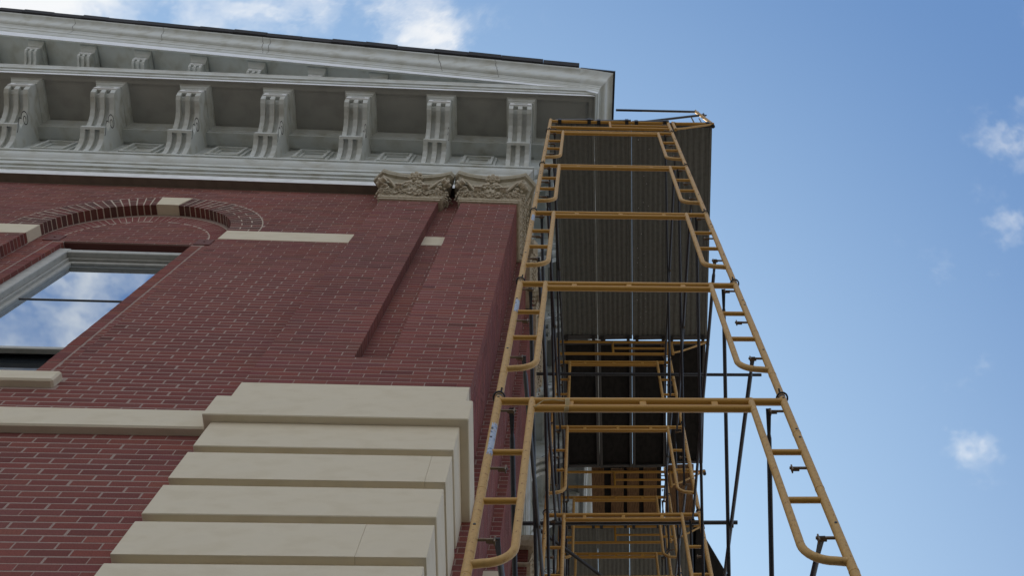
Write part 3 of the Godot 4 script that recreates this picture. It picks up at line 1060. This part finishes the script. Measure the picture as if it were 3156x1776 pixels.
func side_wall() -> void:
	# the long side towards the scaffold: wall, piers with quoins, stone bands and arched windows
	var st := new_st()
	var m := .0006
	wbox(st, -2.0, -.80 - m, -1.6, 12.68, -20, -3.79)
	var piers := [[-3.83, -4.46, -.635], [-4.46, -5.6, -.555], [-8.2, -9.3, -.6], [-11.5, -12.6, -.6]]
	for p: Array in piers: wbox(st, -.9, p[2] - m, -1.6, 12.0, p[1] + m, p[0] - m)
	obj("side_wall", st.commit(), M.mortar, B)
	for i in piers.size():
		var p: Array = piers[i]
		courses(-.80, p[2], 2.0, 12.66, p[0], band_free, -.745)
		if i < 2: courses(p[1], p[0] - .11, 2.0, 12.66, p[2], band_free, p[1], .05, true)
		if i > 1: stone("stone_band", -.9, p[2] + .012, 10.578, 10.893, p[1] - .01, p[0] + .008, .004)
		if i == 1: stone("belt_course", -.9, p[2] + .06, 6.148, 6.407, p[1] - .05, p[0] + .05, .01)
		st = new_st()
		cbox(st, V(-.9, 12.0, p[1] - .06), V(p[2] + .06, 12.05, p[0] + .05), .012)
		for k in 6:
			for q in 2: leaf(st, V(p[2] + .01, 12.05 + .15 * q, lerpf(p[0] - .05, p[1] + .05, k / 5.0)), Vector3.UP, Vector3.RIGHT, .14, .16, 1.0)
		cbox(st, V(-.9, 12.42, p[1] - .12), V(p[2] + .12, 12.66, p[0] + .12), .05)
		obj("pier_capital", st.commit(), M.capital, B)
	courses(-8.2, -5.6, 2.0, 12.66, -.80, band_free, -5.6, .05, true)
	# two side windows with stone sills
	for zc: float in [-6.9, -10.4]:
		var W := Node3D.new()
		W.name = "side_window"
		B.add_child(W, true)
		st = new_st()
		wbox(st, -.81, -.765, 7.05, 10.6, zc - .55, zc - .48)
		wbox(st, -.81, -.765, 7.05, 10.6, zc + .48, zc + .55)
		wbox(st, -.81, -.766, 10.5, 10.6, zc - .48, zc + .48)
		wbox(st, -.81, -.766, 8.8, 8.86, zc - .48, zc + .48)
		obj("frame", st.commit(), M.sash, W)
		st = new_st()
		wbox(st, -.82, -.785, 7.05, 10.55, zc - .5, zc + .5)
		obj("pane", st.commit(), M.darkglass, W)
		st = new_st()
		cbox(st, V(-.85, 6.87, zc - .65), V(-.70, 7.05, zc + .65), .01)
		obj("sill", st.commit(), M.stone, W)


# ---------- the scaffold
var SB := Basis(Vector3.UP, PYAW)


func S(x: float, y: float, z: float) -> Vector3:    # scaffold measure: from the left post at the lowest top bar, rows drift a little to the right going back
	return PS + SB * Vector3(x - .028 * z, y, z)


func frame_node(label: String) -> Node3D:
	var F := thing("scaffold_frame", label, "scaffold frame", "yellow scaffold frames stacked in rows")
	var st: SurfaceTool
	var r := .0212
	for x: float in [0.0, FW]:
		st = new_st()
		pipe(st, [Vector3(x, .055, 0), Vector3(x, FH + .035, 0)], r, 14)
		for y: float in [.35, 1.0, 1.55]: pipe(st, [Vector3(x, y, 0), Vector3(x, y + .012, 0)], r + .0012, 14)
		var post := obj("post", st.commit(), M.yellow_worn_lit, F)
		st = new_st()
		for y: float in [FH + .012, FH - .36, FH - .45, FH - 1.24]:
			pipe(st, [Vector3(x, y, r - .002), Vector3(x, y, r + .002)], .0065, 8)
		obj("bolt_hole", st.commit(), M.wire, post)
	st = new_st()
	pipe(st, [Vector3(.01, FH, 0), Vector3(FW - .01, FH, 0)], r, 14)
	obj("top_bar", st.commit(), M.yellow, F)
	st = new_st()
	pipe(st, [Vector3(.185, FH - .085, 0), Vector3(FW - .175, FH - .085, 0)], r, 14)
	obj("lower_bar", st.commit(), M.yellow, F)
	for x: float in [.38, .764, 1.146]:
		st = new_st()
		cbox(st, Vector3(x - .018, FH - .075, -.006), Vector3(x + .018, FH - .008, .012), .003)
		obj("bar_tab", st.commit(), M.yellow, F)
	for s: float in [1, -1]:
		var x0 := 0.0 if s > 0 else FW
		var xi: float = x0 + s * .178
		var pts := [Vector3(xi, FH + .012, .004), Vector3(xi, FH - 1.38, .004)]
		for i in range(1, 9):
			var a := PI / 2 * i / 8
			pts.append(Vector3(xi - s * .12 * (1 - cos(a)), FH - 1.38 - .12 * sin(a), .004))
		pts.append(Vector3(x0 + s * .012, FH - 1.505, .002))
		st = new_st()
		pipe(st, pts, .0185, 12)
		obj("ladder_rail", st.commit(), M.yellow_worn_lit, F)
		for y: float in [.57, 1.02]:
			st = new_st()
			pipe(st, [Vector3(x0 + s * .012, FH - y, 0), Vector3(xi, FH - y, 0)], .0155, 12)
			obj("rung", st.commit(), M.yellow, F)
		for y: float in [.105, .72, 1.32]:      # studs with drop locks that hold the braces
			st = new_st()
			var yy := FH - y
			pipe(st, [Vector3(x0 + s * .015, yy, -.004), Vector3(x0 + s * .10, yy, -.004)], .0075, 8)
			box(st, Vector3(minf(x0 + s * .088, x0 + s * .094), yy - .03, -.016), Vector3(maxf(x0 + s * .088, x0 + s * .094), yy + .014, .008))
			box(st, Vector3(minf(x0 + s * .055, x0 + s * .090), yy - .012, -.015), Vector3(maxf(x0 + s * .055, x0 + s * .09), yy - .006, .006))
			obj("brace_stud", st.commit(), M.lock, F)
		st = new_st()      # coupling pin, its collar and the wire clip through it
		pipe(st, [Vector3(x0, FH + .03, 0), Vector3(x0, FH + .058, 0)], .0185, 12)
		var cp := obj("coupling_pin", st.commit(), M.galv, F)
		st = new_st()
		pts = []
		for i in 13:
			var a := -.6 + TAU * .86 * i / 12
			pts.append(Vector3(x0 + cos(a) * .030, FH + .048 + .010 * sin(a), sin(a) * .030))
		pts.append(Vector3(x0 + s * .012, FH + .10, .034))
		pipe(st, pts, .0055, 6)
		obj("retaining_clip", st.commit(), M.wire, cp)
	return F


func short_frame(label: String) -> Node3D:
	var F := thing("half_height_scaffold", label, "scaffold frame", "short frames carrying the deck")
	var st: SurfaceTool
	for x: float in [0.0, FW]:
		st = new_st()
		pipe(st, [Vector3(x, .055, 0), Vector3(x, .84, 0)], .0212, 14)
		obj("post", st.commit(), M.yellow_worn_lit, F)
	for b: Array in [[0.0, FW, .295, .0205], [0.0, FW, .73, .0205], [.765, FW, .497, .0165]]:
		st = new_st()
		pipe(st, [Vector3(b[0], b[2], 0), Vector3(b[1], b[2], 0)], b[3], 12)
		obj("rail", st.commit(), M.yellow if b[2] > .4 else M.yellow, F)
	st = new_st()
	pipe(st, [Vector3(.765, .295, 0), Vector3(.765, .73, 0)], .0165, 10)
	obj("strut", st.commit(), M.yellow, F)
	for s: float in [1, -1]:
		var x0 := 0.0 if s > 0 else FW
		for y: float in [.20, .62]:
			st = new_st()
			pipe(st, [Vector3(x0 + s * .015, y, 0), Vector3(x0 + s * .09, y, 0)], .0075, 8)
			box(st, Vector3(minf(x0 + s * .078, x0 + s * .084), y - .025, -.012), Vector3(maxf(x0 + s * .078, x0 + s * .084), y + .012, .01))
			obj("brace_stud", st.commit(), M.lock, F)
	return F


func brace_bar(X: Node3D, a: Vector3, b: Vector3, m: Material) -> void:
	var d := (b - a).normalized()
	var st := new_st()
	pipe(st, [a + d * .10, a + d * .14, b - d * .14, b - d * .10], [.007, .0135, .0135, .007], 10)
	for e: Array in [[a, d], [b, -d]]:      # flattened ends
		var u := frame_of(e[1]).x * .014
		var w := frame_of(e[1]).z * .003
		var p: Vector3 = (e[0] as Vector3) - (e[1] as Vector3) * .02
		var q: Vector3 = (e[0] as Vector3) + (e[1] as Vector3) * .115
		hexa(st, [p + u + w, p - u + w, p - u - w, p + u - w, q + u * .6 + w * 2, q - u * .6 + w * 2, q - u * .6 - w * 2, q + u * .6 - w * 2])
	obj("brace_bar", st.commit(), m, X)


func cross_brace(label: String, x: float, z0: float, z1: float, lev: int) -> void:
	var X := thing("cross_brace", label, "cross brace", "steel cross braces between scaffold rows")
	var y := lev * FH
	var e := .011
	var a := S(x - e, y - .105, z0 - .01)
	var b := S(x - e, y - 1.32, z1 + .01)
	var c := S(x + e, y - 1.32, z0 - .01)
	var d := S(x + e, y - .105, z1 + .01)
	X.position = S(x, y - 1.32, z0)
	brace_bar(X, a - X.position, b - X.position, M.steel)
	brace_bar(X, c - X.position, d - X.position, M.steel)
	var st := new_st()
	var mid := (a + b) / 2 - X.position
	pipe(st, [mid - Vector3(.012, 0, 0), mid + Vector3(.035, 0, 0)], .010, 8)
	pipe(st, [mid + Vector3(.03, 0, 0), mid + Vector3(.038, 0, 0)], .019, 6)
	obj("pivot_bolt", st.commit(), M.lock, X)


func metal_plank(label: String, x0: float, x1: float, z0: float, z1: float, holes: bool) -> void:
	var P := thing("metal_plank", label, "scaffold plank", "ribbed metal planks of the top deck")
	var y := 4 * FH + .752
	P.transform = Transform3D(SB * Basis(Vector3.UP, -.028), S(x0, y, z0))
	var len := z0 - z1
	var w := x1 - x0
	var st := new_st()
	# ribbed section carried along the plank
	var sec := [Vector2(0, .045), Vector2(0, -.012), Vector2(.03, -.012), Vector2(.034, .0)]
	var n := 6
	for i in n:
		var a := .045 + (w - .09) * i / n
		var b := (w - .09) / n
		sec.append_array([Vector2(a + b * .12, .0), Vector2(a + b * .2, .011), Vector2(a + b * .55, .011), Vector2(a + b * .63, .0), Vector2(a + b * .80, .0), Vector2(a + b * .84, -.006), Vector2(a + b * .93, -.006), Vector2(a + b * .97, 0)])
	sec.append_array([Vector2(w - .034, .0), Vector2(w - .03, -.012), Vector2(w, -.012), Vector2(w, .045), Vector2(0, .045)])
	var rows := [[], []]
	for v: Vector2 in sec:
		rows[0].append(Vector3(v.x, v.y, 0))
		rows[1].append(Vector3(v.x, v.y, -len))
	loft(st, rows)
	obj("tread", st.commit(), M.alu, P)
	for e: float in [-.004, -len - .06]:
		st = new_st()
		box(st, Vector3(.004, -.02, e), Vector3(w - .004, .03, e + .06))
		obj("end_rail", st.commit(), M.rail, P)
	for e: Array in [[.06, .05], [w - .06, .05], [.06, -len - .02], [w - .06, -len - .02]]:
		st = new_st()
		box(st, Vector3(e[0] - .022, -.045, minf(e[1], e[1] - .05)), Vector3(e[0] + .022, .042, e[1] + .012))
		obj("hook", st.commit(), M.wire, P)
	if holes:      # small bare rivets
		st = new_st()
		for i in 26:
			var z := -rng.randf_range(.1, len - .1)
			blob(st, Vector3(rng.randf_range(.05, w - .25), .004, z), Vector3(.0055, .010, .0055), Basis.IDENTITY, 6, 4)
		obj("rivet", st.commit(), M.white, P).set_meta("kind", "stuff")


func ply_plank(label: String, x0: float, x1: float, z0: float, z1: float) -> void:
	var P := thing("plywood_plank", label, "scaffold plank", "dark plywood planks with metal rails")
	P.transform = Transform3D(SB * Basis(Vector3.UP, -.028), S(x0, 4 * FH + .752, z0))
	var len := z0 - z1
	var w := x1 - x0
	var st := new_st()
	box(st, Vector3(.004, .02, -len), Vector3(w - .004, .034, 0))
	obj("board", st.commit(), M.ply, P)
	for e: Array in [[0.0, .04], [w - .04, w]]:
		st = new_st()
		cbox(st, Vector3(e[0], -.03, -len), Vector3(e[1], .038, 0), .005)
		obj("side_rail", st.commit(), M.rail, P)
	for z: float in [-.04, -len + .0]:
		st = new_st()
		cbox(st, Vector3(.041, -.025, z), Vector3(w - .041, .0195, z + .04), .005)
		obj("end_rail", st.commit(), M.rail, P)


func wood_plank(label: String, x0: float, x1: float, z0: float, z1: float, tilt := 0.0) -> void:
	var st := new_st()
	var len := z0 - z1
	cbox(st, Vector3(0, 0, -len), Vector3(x1 - x0, .04, 0), .004)
	var o := obj("wood_plank", st.commit(), M.wood)
	tag(o, label, "wooden plank", "brown boards of the middle deck")
	o.transform = Transform3D(SB * Basis(Vector3.UP, -.028 + tilt), S(x0, 4 * FH + .758, z0))


func tube(called: String, label: String, a: Vector3, b: Vector3, r: float, m: Material, cat := "steel tube", group := "") -> void:
	var st := new_st()
	pipe(st, [Vector3.ZERO, b - a], r, 12)
	var o := obj(called, st.commit(), m)
	o.position = a
	tag(o, label, cat, group)


func scaffold() -> void:
	var rows := [0.0, -3.07, -5.15, -6.09, -9.12]
	var ord := ["lowest", "second lowest", "third", "fourth", "topmost"]
	var row_names := ["nearest", "second", "third", "fourth", "farthest"]
	var levels := [[0, 1, 2, 3, 4], [2, 3, 4], [3, 4], [3, 4], [4]]
	var proto: Node3D = null
	for r in rows.size():
		for k in levels[r].size():
			var lev: int = levels[r][k]
			var label := "yellow tube scaffold frame, %s of the %s stack seen from the pavement" % [ord[lev], row_names[r]]
			var at := Transform3D(SB, S(0, (lev - 1) * FH, rows[r]))
			if proto == null:
				proto = frame_node(label)
				proto.transform = at
			else: copy(proto, label, at)
	var g: Node3D = null
	for r in rows.size():
		var label := "short yellow frame on top of the %s stack, holding up the plank deck" % row_names[r]
		var at := Transform3D(SB, S(0, 4 * FH, rows[r]))
		if g == null:
			g = short_frame(label)
			g.transform = at
		else: copy(g, label, at)
	# torn labels left on two of the near posts
	for q: Array in [[0, .30, .62, "torn pale label stuck round the left post of the lowest near frame"], [1, .38, .60, "torn pale label stuck on the left post of the near frame above"], [2, .12, .30, "scuffed label remnant on the left post of the third near frame"]]:
		var st := new_st()
		var y0: float = q[0] * FH - q[2]
		var y1: float = q[0] * FH - q[1]
		for i in 8:
			var a0 := .35 + 1.5 * i / 8
			var a1 := .35 + 1.5 * (i + 1) / 8
			var j0 := .02 * sin(i * 2.3)
			var j1 := .02 * sin((i + 1) * 2.3)
			quad(st, Vector3(cos(a0) * .0222, y0 + j0, sin(a0) * .0222), Vector3(cos(a0) * .0222, y1 - j0, sin(a0) * .0222), Vector3(cos(a1) * .0222, y1 - j1, sin(a1) * .0222), Vector3(cos(a1) * .0222, y0 + j1, sin(a1) * .0222))
		var o := obj("sticker", st.commit(), M.tape)
		o.transform = Transform3D(SB, S(0, 0, 0))
		tag(o, q[3], "sticker", "torn stickers on scaffold posts")
	# twine tied round the lower bar of the lowest near frame
	var tw := new_st()
	for k in 4:
		var pts := []
		for i in 13:
			var a := TAU * i / 12
			pts.append(Vector3(.352 + .006 * k + .004 * sin(a), -.045 + cos(a) * .068, sin(a) * .026))
		pipe(tw, pts, .0028, 5)
	for k in 2: pipe(tw, [Vector3(.35, -.06, .03), Vector3(.29, -.055 - .01 * k, .04), Vector3(.24, -.085, .045), Vector3(.20 - .01 * k, -.14, .035)], .0022, 5)
	var tn := obj("twine", tw.commit(), M.twine)
	tn.transform = Transform3D(SB, S(0, 0, 0))
	tag(tn, "twine knotted round the double bar of the lowest near scaffold frame", "twine")
	# cross braces along both sides of each bay
	var bays := [[0, [0, 1, 2, 3, 4]], [1, [2, 3, 4]], [2, [3, 4]], [3, [4]]]
	for b: Array in bays:
		for lev: int in b[1]:
			for s: int in [0, 1]:
				cross_brace("crossed steel braces, %s side, %s bay from the near end, %s frame" % [["wall", "open"][s], ["first", "second", "third", "last"][b[0]], ord[lev]], .088 if s == 0 else FW - .088, rows[b[0]], rows[b[0] + 1], lev)
	# level tubes through the middle of the first bay and a slanting tie
	tube("tie_tube", "upper dark level tube crossing behind the lowest near top bar", S(-.58, 7.12, -2.98), S(2.66, 7.12, -2.98), .021, M.steel, "steel tube", "level tubes")
	tube("tie_tube", "lower dark level tube along the second stack, ending in the open air", S(-.25, 2 * FH - .05, -3.13), S(1.90, 2 * FH - .05, -3.13), .021, M.steel, "steel tube", "level tubes")
	tube("diagonal_tube", "grey slanting tube behind the far frames, running out from the wall", S(-.25, 6.04, -4.58), S(1.25, 6.04, -5.95), .022, M.steel)
	# deck of the near bay: three ribbed metal planks and one more on the side brackets
	metal_plank("ribbed metal plank of the near deck, closest to the wall", .06, .558, -.035, -2.98, false)
	metal_plank("ribbed metal plank in the middle of the near deck", .562, 1.045, -.035, -2.98, false)
	metal_plank("ribbed metal plank of the near deck sprinkled with bright rivets", 1.049, 1.538, -.035, -2.98, true)
	metal_plank("ribbed metal plank outside the posts of the near deck, at the open edge", 1.537, 2.10, -.05, -2.98, false)
	ply_plank("dark plywood plank of the second deck, closest to the wall", .06, .553, -3.08, -5.08)
	ply_plank("dark plywood plank in the middle of the second deck", .559, 1.036, -3.08, -5.08)
	ply_plank("dark plywood plank of the second deck, just inside the open posts", 1.041, 1.53, -3.08, -5.08)
	ply_plank("dark plywood plank of the second deck, outside the open posts", 1.545, 2.08, -3.08, -5.02)
	wood_plank("brown board of the short middle deck nearest the wall", .43, .615, -5.10, -6.06)
	wood_plank("wide brown board second from the wall in the short middle deck", .715, .905, -5.12, -6.08, .004)
	wood_plank("brown board in the middle of the short middle deck", .955, 1.135, -5.09, -6.05)
	wood_plank("brown board of the short middle deck beside the open posts", 1.20, 1.40, -5.11, -6.07, -.005)
	wood_plank("broad brown board outside the open posts of the short middle deck", 1.53, 1.95, -5.06, -6.03)
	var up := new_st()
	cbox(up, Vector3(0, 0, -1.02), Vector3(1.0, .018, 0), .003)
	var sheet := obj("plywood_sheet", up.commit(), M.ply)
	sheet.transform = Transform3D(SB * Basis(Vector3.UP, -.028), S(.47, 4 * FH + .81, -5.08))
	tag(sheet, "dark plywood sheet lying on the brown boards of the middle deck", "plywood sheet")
	metal_plank("ribbed metal plank of the farthest deck, closest to the wall", .02, .50, -6.12, -9.15, false)
	metal_plank("ribbed metal plank in the middle of the farthest deck", .503, .985, -6.12, -9.15, false)
	metal_plank("ribbed metal plank of the farthest deck, inside the open posts", .991, 1.48, -6.12, -9.15, false)
	metal_plank("ribbed metal plank of the farthest deck, outside the open posts", 1.484, 2.0, -6.10, -9.15, false)
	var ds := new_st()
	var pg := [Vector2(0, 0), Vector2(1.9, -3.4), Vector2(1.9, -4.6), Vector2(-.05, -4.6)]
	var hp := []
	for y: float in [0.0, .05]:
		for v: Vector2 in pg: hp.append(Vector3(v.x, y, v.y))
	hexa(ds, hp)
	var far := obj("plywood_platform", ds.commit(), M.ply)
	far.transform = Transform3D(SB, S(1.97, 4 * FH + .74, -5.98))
	tag(far, "dark platform with a slanting edge beyond the farthest deck", "platform")
	# side brackets outside the open posts and the guard rails above the near end
	var br: Node3D = null
	for r in 4:
		var label := "pale side bracket outside the open post of the %s stack, under the outer plank" % row_names[r]
		var at := Transform3D(SB, S(FW, 4 * FH, rows[r]))
		if br == null:
			br = thing("side_bracket", label, "scaffold bracket", "side brackets under the outer planks")
			br.transform = at
			for q: Array in [["bar", [Vector3(.04, .725, .0), Vector3(.60, .745, .0)], .0205, M.yellow], ["diagonal", [Vector3(.075, .35, .0), Vector3(.20, .42, .0), Vector3(.56, .725, .0)], .0135, M.yellow_worn_lit], ["upright", [Vector3(.062, .30, .0), Vector3(.062, .79, .0)], .0205, M.yellow_worn_lit], ["end_socket", [Vector3(.585, .70, -.02), Vector3(.585, .80, -.02)], .026, M.wire]]:
				var st := new_st()
				pipe(st, q[1], q[2], 10)
				obj(q[0], st.commit(), q[3], br)
		else: copy(br, label, at)
	var gp := thing("guard_post", "pale leaning guard rail post at the outer near corner of the deck", "guard post")
	gp.transform = Transform3D(SB, S(2.103, 4 * FH + .76, 0))
	var gs := new_st()
	pipe(gs, [Vector3.ZERO, Vector3(-.125, .98, 0)], .0205, 10)
	obj("post", gs.commit(), M.yellow_worn_lit, gp)
	for q: Array in [[-.03, .67], [-.112, .92]]:
		gs = new_st()
		pipe(gs, [Vector3(q[0], q[1] - .07, .0), Vector3(q[0], q[1] + .16, .0)], .009, 6)
		pipe(gs, [Vector3(q[0] - .09, q[1], .0), Vector3(q[0] + .03, q[1], .0)], .010, 6)
		obj("rail_clamp", gs.commit(), M.wire, gp)
	gs = new_st()
	pipe(gs, [Vector3(-.20, .1, -.05), Vector3(-.20, .86, -.05)], .010, 6)
	pipe(gs, [Vector3(-.10, .1, -.05), Vector3(-.10, .70, -.05)], .008, 6)
	obj("pin_rod", gs.commit(), M.wire, gp)
	tube("guard_rail", "upper dark guard rail running from the leaning post to the eaves", S(.87, 4 * FH + 1.72, 0), S(1.99, 4 * FH + 1.70, 0), .0165, M.steel, "guard rail")
	tube("guard_rail", "lower dark guard rail slanting from the leaning post down to the deck", S(.95, 4 * FH + .80, -.03), S(2.06, 4 * FH + 1.46, 0), .0165, M.steel, "guard rail")
